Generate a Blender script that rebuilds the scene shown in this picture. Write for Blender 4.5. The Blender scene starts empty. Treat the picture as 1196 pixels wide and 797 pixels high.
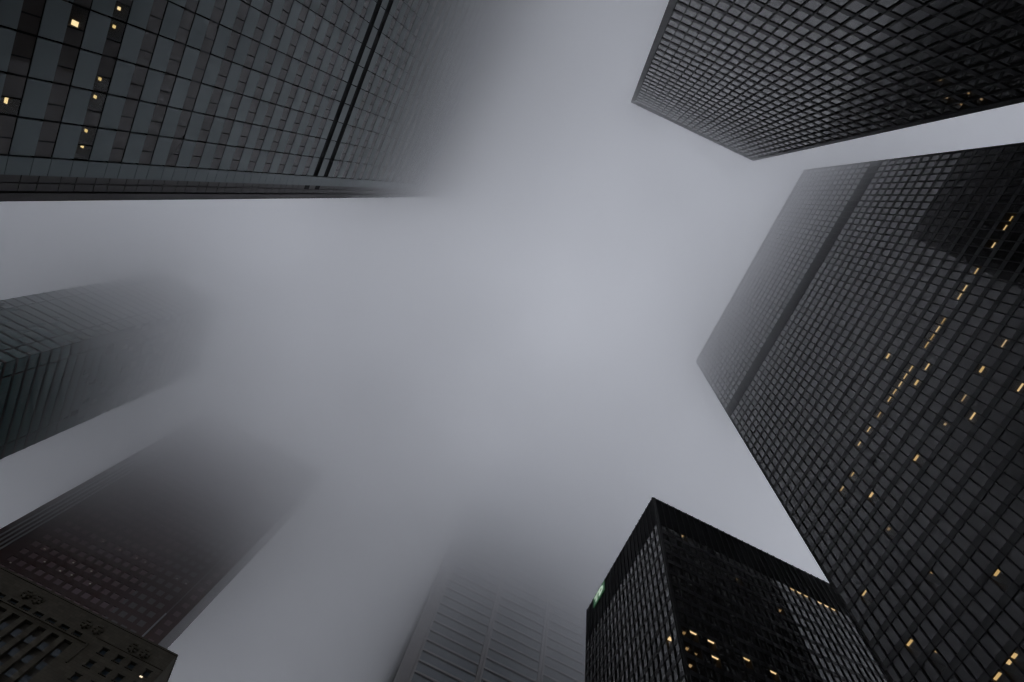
import bpy, math, random
from mathutils import Vector, Matrix

random.seed(7)
scene = bpy.context.scene
scene.render.engine = 'CYCLES'

# ------------------------------------------------------------------ camera
CAM_Z = 1.6
M = ((0.42028012, 0.89897593, 0.12331627),      # camera right, in world axes
     (-0.87287472, 0.43766892, -0.21572120),    # camera down
     (-0.24789986, -0.01697633, 0.96863691))    # camera forward
FPX = 763.2187                                  # focal length in photo pixels (1196 wide)
cam_data = bpy.data.cameras.new('camera')
cam = bpy.data.objects.new('camera', cam_data)
scene.collection.objects.link(cam)
r_, d_, f_ = (Vector(v) for v in M)
mat = Matrix((r_, -d_, -f_)).transposed().to_4x4()
mat.translation = Vector((0, 0, CAM_Z))
cam.matrix_world = mat
cam_data.sensor_width = 36.0
cam_data.lens = 36.0 * FPX / 1196.0
cam_data.clip_start = 0.1
cam_data.clip_end = 5000
scene.camera = cam

# ------------------------------------------------------------------ sky, sun, exposure
SUN_EL, SUN_AZ = 69.0, 180.0
world = bpy.data.worlds.new('World')
scene.world = world
world.use_nodes = True
wn, wl = world.node_tree.nodes, world.node_tree.links
wn.clear()
w_out = wn.new('ShaderNodeOutputWorld')
w_bg = wn.new('ShaderNodeBackground')
w_sky = wn.new('ShaderNodeTexSky')
w_sky.sky_type = 'NISHITA'
w_sky.sun_disc = False
w_sky.sun_elevation = math.radians(SUN_EL)
w_sky.sun_rotation = math.radians(90 - SUN_AZ)
w_sky.dust_density = 0.3
w_hsv = wn.new('ShaderNodeHueSaturation')       # an overcast sky is grey
w_hsv.inputs['Saturation'].default_value = 0.2
wl.new(w_sky.outputs[0], w_hsv.inputs['Color'])
wl.new(w_hsv.outputs[0], w_bg.inputs['Color'])
# an overcast sky is brightest overhead
w_tc = wn.new('ShaderNodeTexCoord')
w_sep = wn.new('ShaderNodeSeparateXYZ')
wl.new(w_tc.outputs['Generated'], w_sep.inputs[0])
w_mr = wn.new('ShaderNodeMapRange')
w_mr.inputs['From Min'].default_value = 0.0
w_mr.inputs['From Max'].default_value = 1.0
w_mr.inputs['To Min'].default_value = 0.13
w_mr.inputs['To Max'].default_value = 0.15
wl.new(w_sep.outputs['Z'], w_mr.inputs['Value'])
wl.new(w_mr.outputs[0], w_bg.inputs['Strength'])
wl.new(w_bg.outputs[0], w_out.inputs['Surface'])
w_bg.inputs['Strength'].default_value = 0.15

sun_data = bpy.data.lights.new('sun', 'SUN')
sun_data.energy = 0.5
sun_data.angle = math.radians(90)
sun_data.color = (1.0, 0.985, 0.98)
sun = bpy.data.objects.new('sun', sun_data)
scene.collection.objects.link(sun)
sd = Vector((math.cos(math.radians(SUN_EL)) * math.cos(math.radians(SUN_AZ)),
             math.cos(math.radians(SUN_EL)) * math.sin(math.radians(SUN_AZ)),
             math.sin(math.radians(SUN_EL))))
sun.rotation_euler = sd.to_track_quat('Z', 'Y').to_euler()

scene.view_settings.view_transform = 'Standard'
scene.view_settings.look = 'None'
scene.view_settings.gamma = 1.0
scene.view_settings.use_curve_mapping = False
scene.view_settings.exposure = 1.17

cy = scene.cycles
cy.use_denoising = True
cy.use_adaptive_sampling = False
cy.max_bounces = 10
cy.diffuse_bounces = 2
cy.glossy_bounces = 3
cy.transmission_bounces = 4
cy.volume_bounces = 8
cy.transparent_max_bounces = 8
cy.volume_step_rate = 1.0
cy.volume_max_steps = 128
cy.sample_clamp_indirect = 4.0


# ------------------------------------------------------------------ helpers
def ray(px, py):
    """World direction of a photo pixel."""
    c = ((px - 598.0) / FPX, (py - 398.5) / FPX, 1.0)
    return Vector([sum(M[i][j] * c[i] for i in range(3)) for j in range(3)])


def project(p):
    c = [sum(M[i][j] * p[j] for j in range(3)) for i in range(3)]
    if c[2] <= 0.01:
        return None
    return (FPX * c[0] / c[2] + 598.0, FPX * c[1] / c[2] + 398.5)


def tag(o, label=None, cat=None, group=None, kind=None):
    if label: o['label'] = label
    if cat: o['category'] = cat
    if group: o['group'] = group
    if kind: o['kind'] = kind
    return o


class MB:
    """Collects faces; all heights are measured from the camera and shifted when built."""
    def __init__(s):
        s.v, s.f = [], []

    def quad(s, a, b, c, d):
        n = len(s.v)
        s.v += [a, b, c, d]
        s.f.append((n, n + 1, n + 2, n + 3))

    def poly(s, pts):
        n = len(s.v)
        s.v += pts
        s.f.append(tuple(range(n, n + len(pts))))

    def box(s, x0, x1, y0, y1, z0, z1, skip=''):
        p = [(x, y, z) for z in (z0, z1) for y in (y0, y1) for x in (x0, x1)]
        n = len(s.v)
        s.v += p
        F = {'b': (0, 2, 3, 1), 't': (4, 5, 7, 6), 's': (0, 1, 5, 4), 'n': (2, 6, 7, 3), 'w': (0, 4, 6, 2), 'e': (1, 3, 7, 5)}
        for k, q in F.items():
            if k not in skip:
                s.f.append(tuple(n + i for i in q))

    def build(s, name, material, parent=None, smooth=False):
        me = bpy.data.meshes.new(name)
        me.from_pydata([(x, y, z + CAM_Z) for x, y, z in s.v], [], s.f)
        me.materials.append(material)
        me.update()
        o = bpy.data.objects.new(name, me)
        scene.collection.objects.link(o)
        if parent is not None:
            o.parent = parent
            o.matrix_parent_inverse = Matrix.Translation(-parent.location)
        return o


class Face:
    """A facade plane: s runs along it (left to right seen from outside), d outward."""
    def __init__(self, x, y, u, n, L):
        self.x, self.y, self.u, self.n, self.L = x, y, u, n, L

    def p(self, s, z, d=0.0):
        return (self.x + self.u[0] * s + self.n[0] * d, self.y + self.u[1] * s + self.n[1] * d, z)

    def box(self, mb, s0, s1, z0, z1, d0, d1, skip=''):
        a, b = self.p(s0, z0, d0), self.p(s1, z1, d1)
        mb.box(min(a[0], b[0]), max(a[0], b[0]), min(a[1], b[1]), max(a[1], b[1]), z0, z1, skip)

    def quad(self, mb, s0, s1, z0, z1, d=0.0, jit=0.0):
        j = [random.uniform(-jit, jit) for _ in range(3)]
        j.append(j[0] + j[2] - j[1])
        mb.quad(self.p(s0, z0, d + j[0]), self.p(s1, z0, d + j[1]), self.p(s1, z1, d + j[2]), self.p(s0, z1, d + j[3]))

    def hit(self, px, py, d=0.0):
        """(s, z) where a photo pixel's ray meets the plane at depth d."""
        r = ray(px, py)
        den = r[0] * self.n[0] + r[1] * self.n[1]
        k = (self.x * self.n[0] + self.y * self.n[1] + d) / den
        q = r * k
        return ((q[0] - self.x) * self.u[0] + (q[1] - self.y) * self.u[1], q[2])

    def seen(self):
        return self.x * self.n[0] + self.y * self.n[1] < 0


def faces_of(x0, x1, y0, y1):
    return {'-y': Face(x0, y0, (1, 0), (0, -1), x1 - x0),
            '+x': Face(x1, y0, (0, 1), (1, 0), y1 - y0),
            '+y': Face(x1, y1, (-1, 0), (0, 1), x1 - x0),
            '-x': Face(x0, y1, (0, -1), (-1, 0), y1 - y0)}


def thing(name, label, cat, loc, group=None):
    o = bpy.data.objects.new(name, None)
    o.empty_display_size = 3
    scene.collection.objects.link(o)
    o.location = loc
    bpy.context.view_layer.update()
    return tag(o, label, cat, group)


def shown_area(face, s0, s1, z0, z1):
    """Photo area of a facade rectangle, 0 when it is turned away or out of frame."""
    if not face.seen():
        return 0.0
    q = [project(face.p(s, z)) for s, z in ((s0, z0), (s1, z0), (s1, z1), (s0, z1))]
    if any(p is None for p in q):
        return 0.0
    cx, cy_ = sum(p[0] for p in q) / 4, sum(p[1] for p in q) / 4
    if not (-4 < cx < 1200 and -4 < cy_ < 801):
        return 0.0
    return abs(sum(q[i][0] * q[(i + 1) % 4][1] - q[(i + 1) % 4][0] * q[i][1] for i in range(4))) / 2


def emit_rects(parent, name, rects, material, d, jit=0.0, top=100, vis=None):
    """RECTS [(face, s0, s1, z0, z1)]: the TOP that show largest as parts of their own, the rest as one."""
    w = sorted(((shown_area(*r) * (1 if vis is None or vis(r) else 0), i) for i, r in enumerate(rects)), reverse=True)
    big = {i for a, i in w[:top] if a > 0}
    rest = MB()
    for i, (f, s0, s1, z0, z1) in enumerate(rects):
        if i in big:
            mb = MB()
            f.quad(mb, s0, s1, z0, z1, d, jit)
            mb.build(name, material, parent)
        else:
            f.quad(rest, s0, s1, z0, z1, d, jit)
    if rest.f:
        tag(rest.build(name, material, parent), kind='stuff')


# ------------------------------------------------------------------ materials
def new_mat(name):
    m = bpy.data.materials.new(name)
    m.use_nodes = True
    return m, m.node_tree.nodes, m.node_tree.links, m.node_tree.nodes['Principled BSDF']


def varied(name, c0, c1, rough, ior=1.5, metallic=0.0, scale=0.4, island=True, r_var=0.0, bump=0.0, stretch=(1, 1, 1)):
    """A surface whose colour wanders between two values, per pane and with a stain-like noise."""
    m, n, l, b = new_mat(name)
    tc = n.new('ShaderNodeTexCoord')
    mp = n.new('ShaderNodeMapping')
    mp.inputs['Scale'].default_value = stretch
    nz = n.new('ShaderNodeTexNoise')
    nz.inputs['Scale'].default_value = scale
    nz.inputs['Detail'].default_value = 5
    l.new(tc.outputs['Object'], mp.inputs['Vector'])
    l.new(mp.outputs[0], nz.inputs['Vector'])
    fac = nz.outputs['Fac']
    if island:
        g = n.new('ShaderNodeNewGeometry')
        mx = n.new('ShaderNodeMath'); mx.operation = 'MULTIPLY_ADD'
        mx.inputs[1].default_value = 0.6
        l.new(g.outputs['Random Per Island'], mx.inputs[0])
        sc = n.new('ShaderNodeMath'); sc.operation = 'MULTIPLY'; sc.inputs[1].default_value = 0.4
        l.new(fac, sc.inputs[0])
        l.new(sc.outputs[0], mx.inputs[2])
        fac = mx.outputs[0]
    mix = n.new('ShaderNodeMix'); mix.data_type = 'RGBA'
    mix.inputs[6].default_value = (*c0, 1)
    mix.inputs[7].default_value = (*c1, 1)
    l.new(fac, mix.inputs[0])
    l.new(mix.outputs[2], b.inputs['Base Color'])
    b.inputs['Roughness'].default_value = rough
    b.inputs['IOR'].default_value = ior
    b.inputs['Metallic'].default_value = metallic
    if r_var:
        mr = n.new('ShaderNodeMapRange')
        mr.inputs['To Min'].default_value = rough
        mr.inputs['To Max'].default_value = rough + r_var
        l.new(nz.outputs['Fac'], mr.inputs['Value'])
        l.new(mr.outputs[0], b.inputs['Roughness'])
    if bump:
        bp = n.new('ShaderNodeBump')
        bp.inputs['Strength'].default_value = bump
        bp.inputs['Distance'].default_value = 0.05
        l.new(nz.outputs['Fac'], bp.inputs['Height'])
        l.new(bp.outputs[0], b.inputs['Normal'])
    return m


def glass_clear(name, tint):
    m, n, l, b = new_mat(name)
    n.remove(b)
    out = n['Material Output']
    tr = n.new('ShaderNodeBsdfTransparent'); tr.inputs[0].default_value = (*tint, 1)
    gl = n.new('ShaderNodeBsdfGlossy'); gl.inputs['Roughness'].default_value = 0.03
    fr = n.new('ShaderNodeFresnel'); fr.inputs[0].default_value = 1.5
    mx = n.new('ShaderNodeMixShader')
    l.new(fr.outputs[0], mx.inputs[0]); l.new(tr.outputs[0], mx.inputs[1]); l.new(gl.outputs[0], mx.inputs[2])
    l.new(mx.outputs[0], out.inputs['Surface'])
    return m


def lamp_mat(name, col, strength):
    m, n, l, b = new_mat(name)
    b.inputs['Base Color'].default_value = (0.3, 0.28, 0.25, 1)
    b.inputs['Emission Color'].default_value = (*col, 1)
    oi = n.new('ShaderNodeObjectInfo')
    mr = n.new('ShaderNodeMapRange')
    mr.inputs['To Min'].default_value = strength * 0.55
    mr.inputs['To Max'].default_value = strength * 1.2
    l.new(oi.outputs['Random'], mr.inputs['Value'])
    l.new(mr.outputs[0], b.inputs['Emission Strength'])
    hs = n.new('ShaderNodeHueSaturation')
    hs.inputs['Color'].default_value = (*col, 1)
    sr = n.new('ShaderNodeMapRange')
    sr.inputs['To Min'].default_value = 1.1
    sr.inputs['To Max'].default_value = 0.75
    l.new(oi.outputs['Random'], sr.inputs['Value'])
    l.new(sr.outputs[0], hs.inputs['Saturation'])
    l.new(hs.outputs[0], b.inputs['Emission Color'])
    return m


STEEL = varied('black_painted_steel', (0.010, 0.010, 0.011), (0.018, 0.018, 0.019), 0.52, ior=1.4, r_var=0.15, scale=0.6, stretch=(1, 1, 0.2))
SPANDREL = varied('dark_spandrel_steel', (0.010, 0.010, 0.011), (0.018, 0.018, 0.020), 0.36, ior=1.38, r_var=0.15, scale=0.5)
BRONZE_GLASS = varied('bronze_tinted_glass', (0.007, 0.007, 0.008), (0.026, 0.025, 0.025), 0.03, ior=1.52, scale=0.05)
MULLION = varied('black_mullion_steel', (0.004, 0.004, 0.005), (0.008, 0.008, 0.009), 0.55, ior=1.3, scale=0.6)
BLACK = varied('dark_core', (0.008, 0.008, 0.009), (0.012, 0.012, 0.013), 0.7)
LOUVRE = varied('black_louvre_metal', (0.004, 0.004, 0.005), (0.008, 0.008, 0.009), 0.7, ior=1.2)
STAINLESS = varied('satin_stainless_panel', (0.092, 0.110, 0.112), (0.130, 0.150, 0.152), 0.27, metallic=0.9, scale=0.25, r_var=0.10)
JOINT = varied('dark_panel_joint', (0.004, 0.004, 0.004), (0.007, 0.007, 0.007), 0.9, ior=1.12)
BROWN_GLASS = varied('brown_tinted_glass', (0.026, 0.021, 0.019), (0.044, 0.034, 0.031), 0.05, ior=1.5, scale=0.08)
RECESS_PANEL = varied('dark_brown_panel', (0.032, 0.026, 0.027), (0.045, 0.038, 0.038), 0.45, scale=0.3)  # dark brown cladding of the set-back corner
MARBLE = varied('pale_stone_cladding', (0.24, 0.225, 0.222), (0.32, 0.30, 0.296), 0.55, scale=0.15, bump=0.05)
BLUE_GLASS = varied('blue_grey_glass', (0.055, 0.074, 0.090), (0.088, 0.112, 0.130), 0.05, ior=1.9, scale=0.06)
TEAL_GLASS = varied('teal_tinted_glass', (0.016, 0.056, 0.058), (0.030, 0.086, 0.086), 0.05, ior=1.7, scale=0.08)
DARK_FRAME = varied('dark_grey_frame', (0.007, 0.008, 0.009), (0.012, 0.013, 0.014), 0.6, ior=1.3)
GRANITE = varied('polished_red_granite', (0.046, 0.021, 0.020), (0.066, 0.032, 0.030), 0.40, scale=1.2, island=False)
PINK_GLASS = varied('rose_tinted_glass', (0.13, 0.088, 0.094), (0.21, 0.15, 0.158), 0.08, ior=1.5, scale=0.1)
PALE_METAL = varied('pale_metal_fin', (0.28, 0.28, 0.29), (0.36, 0.36, 0.37), 0.4)
LIMESTONE = varied('weathered_limestone', (0.042, 0.036, 0.026), (0.085, 0.073, 0.052), 0.8, scale=0.35, island=False, bump=0.3)
STONE_DARK = varied('weathered_dark_stone', (0.022, 0.019, 0.015), (0.036, 0.031, 0.024), 0.85, scale=0.5, island=False, bump=0.3)
OLD_GLASS = varied('old_window_glass', (0.022, 0.032, 0.044), (0.045, 0.062, 0.082), 0.06, ior=1.55, scale=0.2)
ROOM_WALL = varied('office_interior', (0.06, 0.045, 0.03), (0.09, 0.07, 0.045), 0.9)
CLEAR = glass_clear('tinted_window_glass', (0.42, 0.36, 0.28))
CLEAR_PALE = glass_clear('clear_window_glass', (0.8, 0.78, 0.74))
LAMP = lamp_mat('warm_office_light', (1.0, 0.74, 0.32), 0.66)
LAMP_BAR = lamp_mat('bright_strip_light', (1.0, 0.78, 0.42), 1.1)
LAMP_WHITE = lamp_mat('white_office_light', (1.0, 0.76, 0.34), 0.62)
LAMP_SMALL = lamp_mat('small_ceiling_lamp', (1.0, 0.74, 0.42), 0.42)
SIGN_GREEN = lamp_mat('green_sign_face', (0.06, 0.26, 0.10), 0.09)
SIGN_GREEN.node_tree.nodes['Principled BSDF'].inputs['Base Color'].default_value = (0.06, 0.19, 0.08, 1)
SIGN_LETTER = lamp_mat('pale_green_letter', (0.6, 0.8, 0.6), 0.22)
SIGN_LETTER.node_tree.nodes['Principled BSDF'].inputs['Base Color'].default_value = (0.55, 0.68, 0.55, 1)


def stone_courses(m):
    n, l = m.node_tree.nodes, m.node_tree.links
    b = n['Principled BSDF']
    src = b.inputs['Base Color'].links[0].from_socket
    tc = n.new('ShaderNodeTexCoord')
    sp = n.new('ShaderNodeSeparateXYZ'); cb = n.new('ShaderNodeCombineXYZ')
    l.new(tc.outputs['Object'], sp.inputs[0])
    l.new(sp.outputs['Y'], cb.inputs['X']); l.new(sp.outputs['Z'], cb.inputs['Y'])
    br = n.new('ShaderNodeTexBrick')
    br.inputs['Scale'].default_value = 1.0
    br.inputs['Brick Width'].default_value = 1.3
    br.inputs['Row Height'].default_value = 0.72
    br.inputs['Mortar Size'].default_value = 0.025
    br.inputs['Color1'].default_value = (1.0, 1.0, 1.0, 1)
    br.inputs['Color2'].default_value = (0.72, 0.70, 0.68, 1)
    br.inputs['Mortar'].default_value = (0.4, 0.4, 0.4, 1)
    l.new(cb.outputs[0], br.inputs['Vector'])
    mx = n.new('ShaderNodeMix'); mx.data_type = 'RGBA'; mx.blend_type = 'MULTIPLY'
    mx.inputs[0].default_value = 1.0
    l.new(src, mx.inputs[6]); l.new(br.outputs['Color'], mx.inputs[7])
    l.new(mx.outputs[2], b.inputs['Base Color'])


stone_courses(LIMESTONE)


# ------------------------------------------------------------------ ground
def build_ground():
    m, n, l, b = new_mat('granite_paving')
    tc = n.new('ShaderNodeTexCoord')
    br = n.new('ShaderNodeTexBrick')
    br.offset = 0.0
    br.inputs['Scale'].default_value = 1.0
    br.inputs['Brick Width'].default_value = 1.5
    br.inputs['Row Height'].default_value = 1.5
    br.inputs['Mortar Size'].default_value = 0.01
    br.inputs['Color1'].default_value = (0.16, 0.155, 0.15, 1)
    br.inputs['Color2'].default_value = (0.20, 0.195, 0.19, 1)
    br.inputs['Mortar'].default_value = (0.06, 0.06, 0.06, 1)
    l.new(tc.outputs['Object'], br.inputs['Vector'])
    l.new(br.outputs['Color'], b.inputs['Base Color'])
    b.inputs['Roughness'].default_value = 0.5
    mb = MB()
    mb.quad((-2500, -2500, -CAM_Z), (2500, -2500, -CAM_Z), (2500, 2500, -CAM_Z), (-2500, 2500, -CAM_Z))
    tag(mb.build('ground', m), 'grey granite paving between the towers', kind='structure')


build_ground()


# ------------------------------------------------------------------ lit rooms
def lit_room(parent, face, pane, px, py, along, deep, lamp, glass, d_glass=0.0, depth=2.3):
    """A real room behind one pane: five walls, a ceiling lamp where the photo shows it, clear glass in front."""
    s0, s1, z0, z1 = pane
    zc = z1 - 0.02
    mb = MB()
    d0, d1 = d_glass - 0.03, d_glass - depth
    P = face.p
    mb.quad(P(s0, z0, d1), P(s1, z0, d1), P(s1, zc, d1), P(s0, zc, d1))
    mb.quad(P(s0, z0, d0), P(s0, z0, d1), P(s0, zc, d1), P(s0, zc, d0))
    mb.quad(P(s1, z0, d1), P(s1, z0, d0), P(s1, zc, d0), P(s1, zc, d1))
    mb.quad(P(s0, z0, d0), P(s1, z0, d0), P(s1, z0, d1), P(s0, z0, d1))
    mb.quad(P(s0, zc, d1), P(s1, zc, d1), P(s1, zc, d0), P(s0, zc, d0))
    room = mb.build('lit_room', ROOM_WALL, parent)
    r = ray(px, py)
    q = r * ((zc - 0.06) / r[2])
    s = (q[0] - face.x) * face.u[0] + (q[1] - face.y) * face.u[1]
    d = (q[0] - face.x) * face.n[0] + (q[1] - face.y) * face.n[1]
    reach = 0.85 * (zc - 0.1 - z0) * -(face.x * face.n[0] + face.y * face.n[1]) / zc
    d1 = max(d1, d_glass - max(reach, deep + 0.2))
    along = min(along, s1 - s0 - 0.1)
    s = min(max(s, s0 + along / 2 + 0.03), s1 - along / 2 - 0.03)
    d = min(max(d, d1 + deep / 2 + 0.05), d0 - deep / 2 - 0.06)
    if lamp is LAMP_BAR:
        d = d0 - deep / 2 - 0.05          # strip lights hung right behind the glass
    lb = MB()
    face.box(lb, s - along / 2, s + along / 2, zc - 0.09, zc - 0.015, d - deep / 2, d + deep / 2)
    lb.build('ceiling_light', lamp, room)
    gb = MB()
    face.quad(gb, s0, s1, z0, z1, d_glass)
    tag(gb.build('window', glass, parent), 'window with a ceiling light on behind it')


# ------------------------------------------------------------------ black steel towers
def black_tower(label, box, H, module, spec, floors, louvres, lights, top_label=None):
    """SPEC {face: (first mullion s, count)}; FLOORS [(pane bottom, pane top)]; LOUVRES [(z0, z1)]."""
    x0, x1, y0, y1 = box
    root = thing('office_tower', label, 'tower', ((x0 + x1) / 2, (y0 + y1) / 2, 0), 'black steel office towers')
    fs = faces_of(*box)
    mb = MB(); mb.box(x0 + 2.6, x1 - 2.6, y0 + 2.6, y1 - 2.6, -CAM_Z, H - 0.6)
    mb.build('core', BLACK, root)
    mb = MB(); mb.box(x0 - 0.05, x1 + 0.05, y0 - 0.05, y1 + 0.05, H - 0.55, H)
    mb.build('roof', STEEL, root)
    # solid steel between the window rows: one ring per storey, with a ledge under it
    zs = [(-CAM_Z, floors[0][0])] + [(a[1], b[0]) for a, b in zip(floors, floors[1:])] + [(floors[-1][1], H - 0.56)]
    for z0, z1 in zs:
        lv = any(abs(z0 - a) < 0.2 for a, b in louvres)
        mb = MB()
        for k, f in fs.items():
            i = 0.0 if k in ('-y', '+y') else 0.16     # butt the rings at the corners
            f.box(mb, i, f.L - i, z0 + 0.28, z1, -0.16, 0.0)
            f.box(mb, i if i == 0 else 0.16, f.L - i, z0, z0 + 0.275, -0.16, 0.06 if i == 0 else 0.058)
        mb.build('louvre_band' if lv else 'spandrel', LOUVRE if lv else SPANDREL, root)
    # mullions
    rest = MB()
    zb, zt = -CAM_Z, H - 0.02
    for k, f in fs.items():
        first, cnt = spec[k]
        for j in range(cnt):
            s = first + j * module
            mb = MB() if f.seen() else rest
            f.box(mb, s - 0.072, s + 0.072, zb, zt, 0.062, 0.19)
            f.box(mb, s - 0.03, s + 0.03, zb, zt, -0.10, 0.0615)
            if f.seen():
                mb.build('mullion', MULLION, root)
    if rest.f:
        tag(rest.build('mullion', MULLION, root), kind='stuff')
    # corner columns
    for cx, cy_ in ((x0, y0), (x1, y0), (x1, y1), (x0, y1)):
        sx, sy = (1 if cx == x0 else -1), (1 if cy_ == y0 else -1)
        mb = MB()
        a, b = cx - sx * 0.02, cx + sx * CORNER
        c, d = cy_ - sy * 0.02, cy_ + sy * CORNER
        mb.box(min(a, b), max(a, b), min(c, d), max(c, d), -CAM_Z, H - 0.58)
        mb.build('corner_column', STEEL, root)
    for k, f in fs.items():
        first, cnt = spec[k]
        for a, b in ((0.0, first - 0.078), (first + (cnt - 1) * module + 0.078, f.L)):
            if b - a > 0.15:
                mb = MB()
                f.box(mb, a, b, -CAM_Z, H - 0.58, -0.2, 0.12)
                mb.build('corner_plate', SPANDREL, root)
    # panes, the lit ones with a room behind
    lit = {}
    for fk, px, py, along, deep, lamp in lights:
        f = fs[fk]
        s, z = f.hit(px, py)
        j = math.floor((s - spec[fk][0]) / module)
        fi = min(range(len(floors)), key=lambda i: 0 if floors[i][0] <= z <= floors[i][1] else min(abs(z - floors[i][0]), abs(z - floors[i][1])))
        lit.setdefault((fk, j, fi), (px, py, along, deep, lamp))
    rects = []
    for fk, f in fs.items():
        first, cnt = spec[fk]
        for fi, (z0, z1) in enumerate(floors):
            for j in range(cnt - 1):
                s0, s1 = first + j * module + 0.035, first + (j + 1) * module - 0.035
                if (fk, j, fi) in lit:
                    px, py, along, deep, lamp = lit[(fk, j, fi)]
                    lit_room(root, f, (s0, s1, z0, z1), px, py, along, deep, lamp, CLEAR, -0.03)
                else:
                    rects.append((f, s0, s1, z0, z1))
    emit_rects(root, 'window', rects, BRONZE_GLASS, -0.03, jit=0.0012)
    return root, fs


def storeys(top_line, period, n, solid):
    """n window rows going down from the pane top at TOP_LINE."""
    return [(top_line - k * period - (period - solid), top_line - k * period) for k in range(n)][::-1]


CORNER = 0.38
S, P_ = LAMP, LAMP_SMALL
# the tall tower on the right
t3 = [(1144.3, 314.6), (1130, 334.6), (1123, 344.7), (1102.9, 374), (1096, 383.6), (1089.6, 392.8), (1082.8, 402.4), (1064.7, 429.7),
      (1057.7, 439.3), (1051.7, 448.6), (1045.2, 457.3), (1039.1, 466.1), (1026.9, 484.4), (1015, 501.4), (1004.3, 517.5), (996.7, 552.9),
      (984, 570.3), (1189, 251.5), (1182, 261), (1166.4, 283)]
t3l = [('-y', x, y, 1.05, 0.16, S) for x, y in t3]
t3l += [('-y', x, y, 0.9, 0.30, S) for x, y in ((1037.1, 416), (1070.5, 447), (1146.8, 431.7), (1070.2, 535), (1160.6, 665), (1055.8, 751), (1159.7, 790.6), (1017.8, 578))]
t3l += [('-y', x, y, 1.1, 0.2, S) for x, y in ((1192.5, 451.8), (1136.3, 486), (1011, 687.6), (1083, 428.5))]
t3l += [('-y', x, y, 1.1, 0.16, P_) for x, y in ((1174, 399.6), (1126, 464.9), (1179, 266.7), (1163, 288))]
t3l += [('-y', x, y, 0.35, 0.3, P_) for x, y in ((1104, 495.7), (1038, 618), (1088, 667.5), (1090.8, 757))]
t3l += [('-y', x, y, 0.55, 0.35, S) for x, y in ((1181, 767), (1176, 772))]
H3 = 223.6
fl3 = storeys(164.4, 3.83, 41, 1.15) + [(171.3 + k * 3.83, 171.3 + k * 3.83 + 2.68) for k in range(13)]
black_tower('tallest black steel tower at right with a dotted row of warm lights',
            (-35.1, 34.8, 55.9, 92.5), H3, 1.4265,
            {'-y': (0.0, 50), '+y': (0.0, 50), '+x': (0.46, 26), '-x': (0.46, 26)}, fl3, [(164.4, 171.3)], t3l)

# the tower at the upper right
H2 = 183.2
fl2 = storeys(178.75, 3.87, 45, 1.15)
t2l = [('-x', x, y, 0.2, 0.14, P_) for x, y in ((1100, 90.8), (1107.4, 111.5), (1146.4, 111.5), (1162.3, 118.4), (1137.2, 124.6))]
# '-x' runs from y1 down to y0
black_tower('almost unlit black steel tower at upper right with slightly misted roof edge',
            (25.25, 96.0, -2.2, 33.1), H2, 1.46,
            {'-x': (0.9, 24), '+x': (0.9, 24), '-y': (0.4, 49), '+y': (0.4, 49)}, fl2, [], t2l)

# the lower tower with the sign
H4 = 140.0
fl4 = storeys(128.3, 3.72, 34, 1.2)
t4l = [('+x', x, y, 1.3, 0.22, LAMP_BAR) for x, y in ((927.7, 689.9), (935, 693.3), (942.4, 697), (957.8, 704.9), (965.6, 708.6), (973.5, 712.4),
                                               (813.1, 749.9), (833, 759.7), (837.8, 779.4), (873.1, 779.1), (902.1, 793.4))]
t4l += [('+x', x, y, 0.45, 0.45, P_) for x, y in ((913.6, 714.8), (859.7, 677.2), (798.9, 742.2), (802.2, 761.2), (806.2, 781.3), (797, 626.4))]
t4l += [('+x', 816.9, 770.2, 1.2, 0.2, P_), ('-y', 781.6, 755.6, 0.6, 0.6, LAMP_BAR)]
black_tower('lower black steel tower with a clear roof corner and a green sign',
            (-87.6, -54.3, 41.7, 116.0), H4, 1.566,
            {'-y': (0.2, 22), '+y': (0.2, 22), '+x': (0.5, 48), '-x': (0.5, 48)}, fl4, [(128.3, 140.0)], t4l)


# ------------------------------------------------------------------ sign on the lower tower
def build_sign():
    f = Face(-83.35, 41.7, (1, 0), (0, -1), 5.6)
    root = thing('sign', 'square green sign with pale letters TD at the roof edge of the lower black tower', 'sign', (-80.6, 41.2, 137 + CAM_Z))
    z0, z1 = 135.3, 139.1
    mb = MB(); f.box(mb, 0, 5.5, z0, z1, 0.20, 0.34)
    mb.build('panel', SIGN_GREEN, root)
    zb, zt = z0 + 0.65, z1 - 0.65

    def extrude(polys, name):
        mb = MB()
        for pts in polys:
            F = [f.p(s, z, 0.44) for s, z in pts]
            B = [f.p(s, z, 0.345) for s, z in pts]
            mb.poly(F)
            for i in range(len(pts)):
                j = (i + 1) % len(pts)
                mb.quad(F[j], F[i], B[i], B[j])
        mb.build(name, SIGN_LETTER, root)
    h = zt - zb
    extrude([[(0.55, zt - 0.75), (2.75, zt - 0.75), (2.75, zt), (0.55, zt)], [(1.2, zb), (2.05, zb), (2.05, zt - 0.75), (1.2, zt - 0.75)]], 'letter')
    # D: an outer and an inner arc joined by quads
    cxm, n = 3.45, 12
    outer = [(3.45 + 1.5 * math.sin(a), zb + h / 2 - (h / 2) * math.cos(a)) for a in [math.pi * i / n for i in range(n + 1)]]
    inner = [(3.55 + 0.72 * math.sin(a), zb + h / 2 - (h / 2 - 0.62) * math.cos(a)) for a in [math.pi * i / n for i in range(n + 1)]]
    polys = [[outer[i], outer[i + 1], inner[i + 1], inner[i]] for i in range(n)]
    polys.append([(2.85, zb), (3.45, zb), inner[0], inner[-1], (3.45, zt), (2.85, zt)])
    extrude(polys, 'letter')


build_sign()


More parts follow.
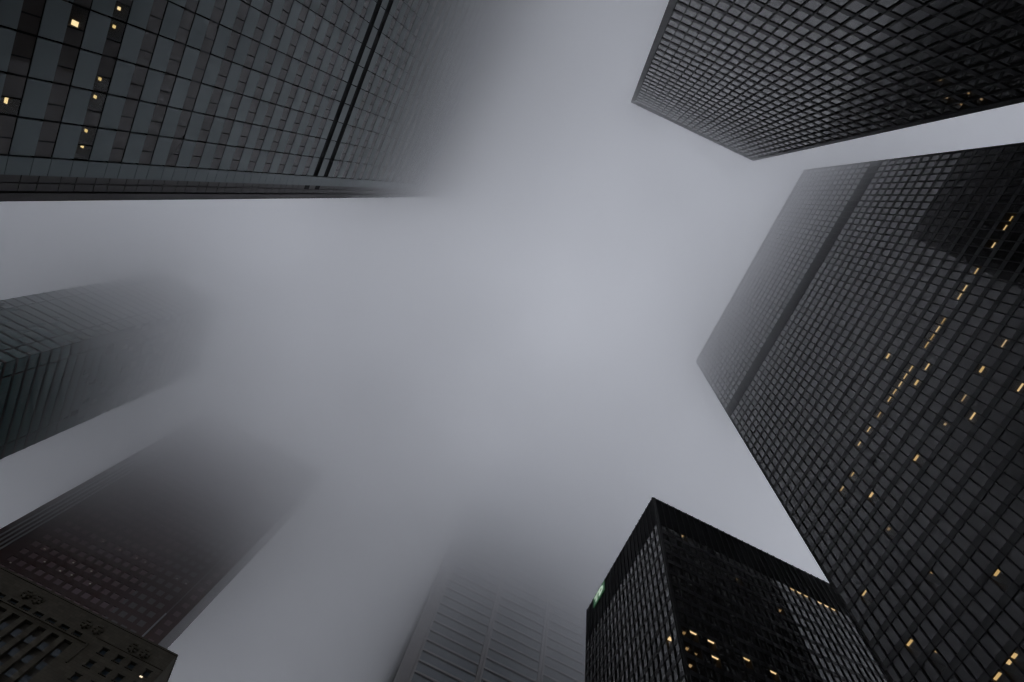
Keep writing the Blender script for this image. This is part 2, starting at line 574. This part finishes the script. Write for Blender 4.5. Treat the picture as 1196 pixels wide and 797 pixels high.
# ------------------------------------------------------------------ stainless tower, upper left
def stainless_tower():
    Q = 0.9
    c, xr = 54.0, 66.0
    xm = -23.28 * Q                    # end of the window bays
    x_step, x_l1, x_l2, x_edge = -25.55 * Q, -26.9 * Q, -28.05 * Q, -29.2 * Q
    H = 300.0
    y_back = -c - 36
    root = thing('office_tower', 'broad silvery tower at upper left with dark window strips and two black louvre bands', 'tower', (18, -72, 0))
    f = Face(xr, -c, (-1, 0), (0, 1), xr - x_edge)      # faces +y, s runs towards -x

    def S_(x): return xr - x
    mb = MB()
    mb.box(x_step + 0.02, xr, y_back, -c - 2.5, -CAM_Z, H - 0.3)
    mb.box(x_edge + 0.02, x_step + 0.02, y_back, -c - 1.25, -CAM_Z, H - 0.3, skip='e')
    mb.build('core', JOINT, root)
    per, win = 5.9 * Q, 2.55 * Q
    tops = [149.9 * Q + k * per for k in range(-24, 30)]
    bay = 4.41 * Q
    xs = [xm + k * bay for k in range(0, 22)]
    while xs[-1] > xr: xs.pop()
    mb = MB(); f.box(mb, 0, S_(x_step), H - 1.2, H, -2.4, 0.02); mb.build('roof', STAINLESS, root)
    black = {24, 25}
    g = 0.10
    div = (0.0, 0.44, 1.0)
    wins, lights = [], [(78, 23.5, .5, .7), (132.6, 7, .32, .32), (127.9, 28.7, .32, .32), (114.2, 91.3, .32, .32), (109.4, 112.5, .32, .32), (100.4, 152.8, .32, .32), (96, 171, .32, .32), (3, 114, .8, 0.3)]
    lit = {}
    for px, py, a, dp in lights:
        s, z = f.hit(px, py, -0.1)
        x = xr - s
        k = math.floor((x - xm) / bay)
        h = 0 if (x - xm) / bay - k < div[1] else 1
        i = min(range(len(tops)), key=lambda t: abs(tops[t] - win / 2 - z))
        lit[(k, h, i)] = (px, py, a, dp)
    for i, zt in enumerate(tops):
        z_hi = min(zt + per - win, H - 1.25)
        if zt - win < -CAM_Z or zt > H - 3: continue
        # the row of steel panels above this window strip, bay by bay, with open dark joints
        mb = MB()
        for a, b in zip(xs, xs[1:]):
            f.box(mb, S_(b) + g, S_(a) - g, zt + 0.03, z_hi - 0.03, -0.35, 0.0)
        mb.build('spandrel_panel', STAINLESS, root)
        # soffit of the panels, seen as a dark line over the glass
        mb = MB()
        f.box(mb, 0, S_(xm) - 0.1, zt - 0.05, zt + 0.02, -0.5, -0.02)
        if i not in black:
            for k in range(len(xs) - 1):
                x = xs[k] + div[1] * bay
                f.box(mb, S_(x) - 0.07, S_(x) + 0.07, zt - win, zt - 0.055, -0.5, -0.05)
                f.box(mb, S_(xs[k]) - g, S_(xs[k]) + g, zt - win, zt - 0.055, -0.5, -0.05)
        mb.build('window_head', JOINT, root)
        # corner column cladding, two panels a storey, and the set-back brown corner
        mb = MB()
        for z0, z1 in ((zt - win + 0.03, zt - 0.03), (zt + 0.03, z_hi - 0.03)):
            f.box(mb, S_(xm) + 0.1, S_(x_step), z0, z1, -0.9, 0.0)
        mb.build('corner_panel', STAINLESS, root)
        if i in black:
            mb = MB(); f.box(mb, 0, S_(xm), zt - win - 0.02, zt - 0.055, -0.55, -0.06)
            mb.build('louvre_band', LOUVRE, root)
            mb = MB(); f.box(mb, S_(x_step) + 0.05, S_(x_l1), zt - win, zt, -0.845, -0.835)
            mb.build('louvre_panel', LOUVRE, root)
        mb = MB()
        for z0, z1 in ((zt - win + 0.05, zt - 0.05), (zt + 0.05, z_hi - 0.05)):
            f.box(mb, S_(x_step) + 0.02, S_(x_l1) - 0.06, z0, z1, -1.2, -0.85)
            f.box(mb, S_(x_l1) + 0.06, S_(x_l2) - 0.11, z0, z1, -1.2, -0.85)
        mb.build('recess_panel', RECESS_PANEL, root)
        if i in black: continue
        for k in range(len(xs) - 1):
            for h in (0, 1):
                a, b = xs[k] + div[h] * bay, xs[k] + div[h + 1] * bay
                s0, s1 = S_(b) + (g if h else 0.07), S_(a) - (0.07 if h else g)
                if (k, h, i) in lit:
                    px, py, al, dp = lit[(k, h, i)]
                    lit_room(root, f, (s0, s1, zt - win, zt - 0.05), px, py, al, dp, LAMP_WHITE, CLEAR_PALE, -0.06, 2.2)
                else:
                    wins.append((f, s0, s1, zt - win, zt - 0.05))
    emit_rects(root, 'window', wins, BROWN_GLASS, -0.06, jit=0.0012)
    mb = MB(); f.box(mb, S_(x_l2) + 0.1, S_(x_edge), -CAM_Z, H, -1.25, -0.75)
    mb.build('corner_trim', RECESS_PANEL, root)


stainless_tower()


# ------------------------------------------------------------------ pale stone tower, bottom centre
def pale_tower():
    X = -140.0
    y0, y1, H = 8.8, 92.0, 330.0
    root = thing('office_tower', 'pale stone tower at bottom centre with wide window bands, dissolving into cloud', 'tower', (X - 40, 50, 0))
    f = Face(X, y0, (0, 1), (1, 0), y1 - y0)
    mb = MB(); mb.box(X - 80, X - 0.6, y0 + 0.02, y1 - 0.02, -CAM_Z, H - 0.5); mb.build('core', JOINT, root)
    # corner panels
    for a, b in ((0.0, 3.55), (f.L - 3.55, f.L)):
        mb = MB(); f.box(mb, a, b, -CAM_Z, H - 0.55, -3.0, 0.06); mb.build('corner_panel', MARBLE, root)
    mb = MB(); f.box(mb, 0, f.L, H - 0.5, H, -70, 0.1); mb.build('roof', MARBLE, root)
    bays = [(4.3, 21.9), (23.7, 41.2), (43.0, 60.5), (62.3, f.L - 4.3)]
    piers = [(3.56, 4.3)] + [(b, a2) for (a, b), (a2, b2) in zip(bays, bays[1:])] + [(f.L - 4.3, f.L - 3.56)]
    for a, b in piers:
        mb = MB()
        w = (b - a)
        if w > 1:
            f.box(mb, a, a + w * 0.40, -CAM_Z, H - 0.55, -0.5, 0.42)
            f.box(mb, b - w * 0.40, b, -CAM_Z, H - 0.55, -0.5, 0.42)
            f.box(mb, a + w * 0.40, b - w * 0.40, -CAM_Z, H - 0.55, -0.5, 0.12)
        else:
            f.box(mb, a, b, -CAM_Z, H - 0.55, -0.5, 0.35)
        mb.build('pier', MARBLE, root)
    per = 4.6
    z = 156.8 - 33 * per
    wins, k = [], -33
    while z < H - 5:
        dark = k in (11, 12)
        mb = MB()
        for a, b in bays:
            f.box(mb, a, b, z - 0.34, z + 0.40, -0.5, 0.16)
        mb.build('spandrel', MARBLE, root)
        mb = MB()
        for a, b in bays:
            f.box(mb, a, b, z - (1.15 if dark else 0.62), z - 0.35, -0.5, -0.12)
        mb.build('louvre_band' if dark else 'window_head', JOINT, root)
        for a, b in bays:
            n = 6
            for i in range(n):
                wins.append((f, a + (b - a) * i / n + 0.025, a + (b - a) * (i + 1) / n - 0.025, z + 0.41, z + per - (1.15 if k + 1 in (11, 12) else 0.63)))
        z += per; k += 1
    emit_rects(root, 'window', wins, BLUE_GLASS, -0.2, jit=0.006)


pale_tower()


# ------------------------------------------------------------------ teal glass tower, left
def teal_tower():
    q = 0.9
    x1, y1 = -110.0 * q, -127.8 * q
    x0, y0, H = -146.5 * q, -157.6 * q, 240.0
    root = thing('office_tower', 'teal glass tower at the left edge with dark floor lines folding round its corner', 'tower', ((x0 + x1) / 2, (y0 + y1) / 2, 0))
    fs = faces_of(x0, x1, y0, y1)
    mb = MB(); mb.box(x0 + .5, x1 - .5, y0 + .5, y1 - .5, -CAM_Z, H - 0.3); mb.build('core', JOINT, root)
    mb = MB(); mb.box(x0, x1, y0, y1, H - 0.28, H); mb.build('roof', DARK_FRAME, root)
    per = 4.1 * q
    z = 157.7 * q - 38 * per
    wins = []
    while z < H - 4:
        mb = MB()
        mb.box(x0 - .05, x1 + .05, y0 - .05, y1 + .05, z, z + 0.8)
        mb.build('floor_band', DARK_FRAME, root)
        for k, f in fs.items():
            lim = [0.0, 4.55, 4.9] if True else []
            segs = [(0.04, 4.5), (4.95, f.L - 4.95), (f.L - 4.5, f.L - 0.04)]
            for a, b in segs:
                n = max(1, round((b - a) / 1.6))
                for i in range(n):
                    wins.append((f, a + (b - a) * i / n + .025, a + (b - a) * (i + 1) / n - .025, z + 0.81, z + per - 0.01))
        z += per
    for k, f in fs.items():
        for s in (4.72, f.L - 4.72):
            mb = MB(); f.box(mb, s - 0.2, s + 0.2, -CAM_Z, H - .3, -0.2, 0.08); mb.build('fin', DARK_FRAME, root)
    emit_rects(root, 'window', wins, TEAL_GLASS, 0.0, jit=0.001)


teal_tower()


# ------------------------------------------------------------------ walls with real openings
def pierced(mb, face, se, ze, is_open, depth):
    """A wall sheet with openings on a lattice of edges; reveals run back to -depth."""
    ns, nz = len(se) - 1, len(ze) - 1
    op = [[is_open(i, j) for j in range(nz)] for i in range(ns)]
    P = face.p
    for j in range(nz):
        i = 0
        while i < ns:
            if op[i][j]:
                i += 1; continue
            k = i
            while k + 1 < ns and not op[k + 1][j]: k += 1
            mb.quad(P(se[i], ze[j]), P(se[k + 1], ze[j]), P(se[k + 1], ze[j + 1]), P(se[i], ze[j + 1]))
            i = k + 1
    for i in range(ns):
        for j in range(nz):
            if not op[i][j]: continue
            a, b, c, d = se[i], se[i + 1], ze[j], ze[j + 1]
            if i == 0 or not op[i - 1][j]: mb.quad(P(a, c, 0), P(a, d, 0), P(a, d, -depth), P(a, c, -depth))
            if i == ns - 1 or not op[i + 1][j]: mb.quad(P(b, c, -depth), P(b, d, -depth), P(b, d, 0), P(b, c, 0))
            if j == 0 or not op[i][j - 1]: mb.quad(P(a, c, -depth), P(b, c, -depth), P(b, c, 0), P(a, c, 0))
            if j == nz - 1 or not op[i][j + 1]: mb.quad(P(a, d, 0), P(b, d, 0), P(b, d, -depth), P(a, d, -depth))


# ------------------------------------------------------------------ red granite tower, lower left
def granite_tower():
    X, y0, y1, H = -150.0, -108.0, -51.25, 246.0
    root = thing('office_tower', 'dark red granite tower at lower left with a grid of small square windows', 'tower', (X - 25, -78, 0))
    f = Face(X, y0, (0, 1), (1, 0), y1 - y0)
    mb = MB(); mb.box(X - 50, X - 0.5, y0 + .02, -67.0, -CAM_Z, H - 0.2); mb.build('core', BLACK, root)
    mb = MB(); mb.box(X - 8.4, X - 0.01, -66.9, y1, -CAM_Z, H - 0.22); mb.build('side_wall', GRANITE_SHEEN, root)
    per, z_c, mod = 3.86, 139.95, 2.77
    se, cols = [0.0, 7.2], []
    y_c = -61.4
    centers = sorted(y_c - k * mod for k in range(-1, 14))
    se = [7.2]
    for c in centers:
        a, b = c - 0.85 - y0, c + 0.85 - y0
        if a > se[-1] + 0.2: se += [a, b]
    se.append(-55.9 - y0)
    ze = [60.0 - CAM_Z]
    k = -20
    while z_c + k * per + 2 < H:
        ze += [z_c + k * per - 1.0, z_c + k * per + 1.0]; k += 1
    ze.append(H - 0.25)
    mb = MB()
    pierced(mb, f, se, ze, lambda i, j: i % 2 == 1 and j % 2 == 1, 0.12)
    f.quad(mb, 7.2, -55.9 - y0, -CAM_Z, ze[0], 0.0)
    mb.build('wall', GRANITE, root)
    wins = [(f, se[i], se[i + 1], ze[j], ze[j + 1]) for i in range(1, len(se) - 1, 2) for j in range(1, len(ze) - 1, 2)]
    # stripes of pale metal on the left, a fin and a granite bay on the right
    mb = MB(); f.box(mb, 7.2, -55.56 - y0, -CAM_Z, H - .25, -0.49, -0.16); mb.build('core', BLACK, root)
    mb = MB(); f.box(mb, 0.0, 7.19, -CAM_Z, H - .25, -0.45, -0.25); mb.build('wall', GRANITE, root)
    for y in (-106.0, -104.7, -103.4, -102.2):
        mb = MB(); f.box(mb, y - y0 - 0.17, y - y0 + 0.17, -CAM_Z, H - .25, -0.25, 0.12); mb.build('metal_fin', PALE_METAL, root)
    mb = MB(); f.box(mb, -55.9 - y0, -55.55 - y0, -CAM_Z, 146.0, -0.3, 0.35); mb.build('metal_fin', PALE_METAL, root)
    mb = MB(); f.box(mb, -55.54 - y0, f.L, -CAM_Z, H - .25, -0.009, 0.0); mb.build('wall', GRANITE, root)
    for k in range(-8, 24, 1):
        z = z_c + k * per
        wins.append((f, -54.2 - y0, -52.6 - y0, z - 0.9, z + 0.9))
    inset = [w for w in wins if w[1] < 52]
    side = [w for w in wins if w[1] >= 52]
    roof_y = lambda r: True
    def above_roof(r):
        p = project(f.p((r[1] + r[2]) / 2, (r[3] + r[4]) / 2))
        return p is not None and p[1] < 672 + 0.5 * p[0] - 4 and r[4] < 190
    emit_rects(root, 'window', inset, PINK_GLASS, -0.1, jit=0.004, vis=above_roof, top=90)
    emit_rects(root, 'window', side, PINK_GLASS, 0.01, jit=0.004, vis=above_roof, top=10)
    # small lamps just behind the panes' heads
    for px, py in ((52, 642), (52, 657), (70, 667.5), (85.5, 658), (83.5, 672.5), (106.5, 668), (105, 682.5), (120.5, 633), (140, 643), (159.5, 652.5), (169.5, 657.5), (206.5, 676.5), (217, 682.5), (12, 658)):
        s, z = f.hit(px, py, -0.2)
        mb = MB(); f.box(mb, s - 0.22, s + 0.22, z - 0.17, z + 0.17, -0.095, 0.02)
        mb.build('lamp', LAMP_DIM, root)


GRANITE_SHEEN = varied('granite_painted_sheen', (0.09, 0.076, 0.078), (0.12, 0.104, 0.106), 0.3, scale=0.8, island=False)  # side wall granite lightened: the sheen of grazing reflection is painted into its colour
LAMP_DIM = lamp_mat('dim_window_lamp', (1.0, 0.78, 0.6), 0.06)
granite_tower()


# ------------------------------------------------------------------ stone building, bottom left corner
def stone_building():
    X, y0, y1, H = -121.5, -96.0, -36.7, 110.0
    x_back = -175.0
    root = thing('stone_building', 'old limestone tower in bottom left corner with deep window slots and carved heads', 'building', (-150, -66, 0))
    f = Face(X, y0, (0, 1), (1, 0), y1 - y0)
    mb = MB(); mb.box(x_back, X - 1.4, y0 + .02, y1 - 1.4, -CAM_Z, H - 0.4); mb.build('core', STONE_DARK, root)
    y = lambda v: v - y0
    # slots and windows
    pitch = 2.93
    slots = [-55.45 - k * pitch for k in range(0, 14)]                   # slot centres
    slots = sorted(s for s in slots if s - 1 > y0)
    cols = [-48.75, -45.3, -42.4, -38.95]
    rows = [103.55 - 3.62 * k for k in range(0, 24)]
    se = [0.0]
    kind = []
    for s in slots:
        se += [y(s - 0.88), y(s + 0.88)]
    n_slot = len(se)
    for c in cols:
        se += [y(c - 0.62), y(c + 0.62)]
    se.append(f.L)
    ze = {-CAM_Z, H - 0.02, 102.35, 30.0, 104.05, 105.05}
    for r in rows:
        ze |= {r - 0.8, r + 0.8}
    ze = sorted(ze)

    def is_open(i, j):
        if i % 2 == 0: return False
        zc = (ze[j] + ze[j + 1]) / 2
        if i < n_slot:
            return 30.0 < zc < 102.35 or 104.05 < zc < 105.05
        return any(abs(zc - r) < 0.8 for r in rows) and not (104.3 < zc)
    mb = MB()
    pierced(mb, f, se, ze, is_open, 0.9)
    mb.build('wall', LIMESTONE, root)
    side = Face(X, y1, (-1, 0), (0, 1), X - x_back)
    mb = MB()
    side.quad(mb, 0, side.L, -CAM_Z, H - 0.02)
    mb.build('wall', LIMESTONE, root)
    mb = MB(); mb.box(x_back, X + 0.12, y0, y1 + 0.12, H, H + 0.45); mb.build('coping', LIMESTONE, root)
    # windows at the back of the openings: slots have panes between dark panels
    wins = []
    for s in slots:
        mb = MB()
        f.box(mb, y(s - 0.879), y(s + 0.879), 30.0, 102.349, -1.1, -0.88)
        mb.build('slot_panel', STONE_DARK, root)
        for k in range(19):
            zt = 100.3 - 3.62 * k
            if zt - 2 < 31: break
            wins.append((f, y(s - 0.72), y(s + 0.72), zt - 1.75, zt))
        wins.append((f, y(s - 0.8), y(s + 0.8), 104.08, 105.02))
    for c in cols:
        for r in rows[1:] if False else rows:
            wins.append((f, y(c - 0.6), y(c + 0.6), r - 0.78, r + 0.78))
    emit_rects(root, 'window', wins, OLD_GLASS, -0.6, jit=0.005)
    # sills and lintels
    for c in cols:
        for r in rows[:9]:
            mb = MB()
            f.box(mb, y(c - 0.85), y(c + 0.85), r - 1.0, r - 0.81, -0.3, 0.22)
            mb.build('sill', STONE_DARK, root)
            mb = MB()
            f.box(mb, y(c - 0.85), y(c + 0.85), r + 0.81, r + 0.98, -0.3, 0.16)
            mb.build('lintel', STONE_DARK, root)
    for s in slots:
        mb = MB(); f.box(mb, y(s - 0.95), y(s + 0.95), 103.86, 104.04, -0.3, 0.2); mb.build('sill', STONE_DARK, root)
    # moulded frame round the slots
    mb = MB()
    f.box(mb, 0.0, y(-52.1), 103.3, 103.62, -0.2, 0.34)
    f.box(mb, y(-52.42), y(-52.1), 98.0, 103.295, -0.2, 0.34)
    mb.build('moulding', LIMESTONE, root)
    mb = MB()
    f.box(mb, y(-52.0), f.L, 105.55, 105.75, -0.2, 0.2)
    mb.build('moulding', LIMESTONE, root)
    # carved heads in pairs: a boss with brow, cheeks and beard
    for yy in (-69.4, -66.9, -55.6, -52.9, -44.75, -42.0):
        mb = MB()
        zc = 107.15
        for a, b, c_, d, e in ((-.75, .75, -.25, .35, .55), (-.5, .5, .36, .95, .75), (-.85, -.3, -.8, -.26, .38), (.3, .85, -.8, -.26, .38), (-.28, .28, -1.25, -.27, .62), (-1.05, -.76, -.1, .8, .3), (.76, 1.05, -.1, .8, .3)):
            f.box(mb, y(yy + a), y(yy + b), zc + c_, zc + d, -0.2, e)
        o = mb.build('carved_head', LIMESTONE, root)
        bv = o.modifiers.new('bevel', 'BEVEL'); bv.width = 0.14; bv.segments = 2
    # lamp on the right bay
    s, z = f.hit(165, 790.3)
    mb = MB(); f.box(mb, s - 0.3, s + 0.3, z - 0.25, z + 0.25, -0.55, 0.05); mb.build('lamp', LAMP_WALL, root)


LAMP_WALL = lamp_mat('wall_lamp', (1.0, 0.8, 0.52), 0.5)
stone_building()


# ------------------------------------------------------------------ low cloud that swallows the tower tops
def low_cloud():
    m = bpy.data.materials.new('cloud_vapour')
    m.use_nodes = True
    n, l = m.node_tree.nodes, m.node_tree.links
    n.clear()
    out = n.new('ShaderNodeOutputMaterial')
    pv = n.new('ShaderNodeVolumePrincipled')
    pv.inputs['Color'].default_value = (0.983, 0.986, 0.998, 1)
    pv.inputs['Anisotropy'].default_value = 0.6
    def math_(op, a, b, c=None):
        q = n.new('ShaderNodeMath'); q.operation = op
        for i, v in enumerate((a, b, c)):
            if v is None: continue
            if isinstance(v, (int, float)): q.inputs[i].default_value = v
            else: l.new(v, q.inputs[i])
        return q.outputs[0]
    tc = n.new('ShaderNodeTexCoord')
    sep = n.new('ShaderNodeSeparateXYZ')
    l.new(tc.outputs['Object'], sep.inputs[0])
    nz = n.new('ShaderNodeTexNoise')
    nz.inputs['Scale'].default_value = 0.02
    nz.inputs['Detail'].default_value = 3.5
    l.new(tc.outputs['Object'], nz.inputs['Vector'])
    # the cloud hangs lower and is thicker towards -x
    west = math_('MINIMUM', math_('MAXIMUM', math_('MULTIPLY_ADD', sep.outputs['X'], -1.0, -30.0), 0.0), 100.0)
    h = math_('MULTIPLY_ADD', west, 0.06, sep.outputs['Z'])
    north = math_('MAXIMUM', sep.outputs['Y'], 0.0)
    h = math_('MULTIPLY_ADD', math_('MULTIPLY', north, west), -0.0018, h)
    east = math_('MINIMUM', math_('MAXIMUM', sep.outputs['X'], 0.0), 60.0)
    h = math_('MULTIPLY_ADD', east, 0.24, h)
    h = math_('MULTIPLY_ADD', nz.outputs['Fac'], 56.0, h)
    h2 = math_('MULTIPLY_ADD', west, 0.29, sep.outputs['Z'])
    south = math_('MAXIMUM', math_('MULTIPLY', sep.outputs['Y'], -1.0), 0.0)
    h2 = math_('MULTIPLY_ADD', south, 0.16, h2)

    def ramp(v, lo, hi, top):
        q = n.new('ShaderNodeMapRange')
        q.interpolation_type = 'SMOOTHSTEP'
        q.inputs['From Min'].default_value = lo
        q.inputs['From Max'].default_value = hi
        q.inputs['To Max'].default_value = top
        l.new(v, q.inputs['Value'])
        return q.outputs[0]
    dens = math_('ADD', ramp(h, 164.0, 217.0, 0.030), ramp(h2, 216.0, 248.0, 0.027))
    l.new(dens, pv.inputs['Density'])
    l.new(pv.outputs[0], out.inputs['Volume'])
    m.cycles.volume_step_rate = 0.2
    mb = MB(); mb.box(-460, 420, -420, 460, 105, 276)
    tag(mb.build('low_cloud', m), 'low grey cloud swallowing the tower tops', kind='stuff')


low_cloud()
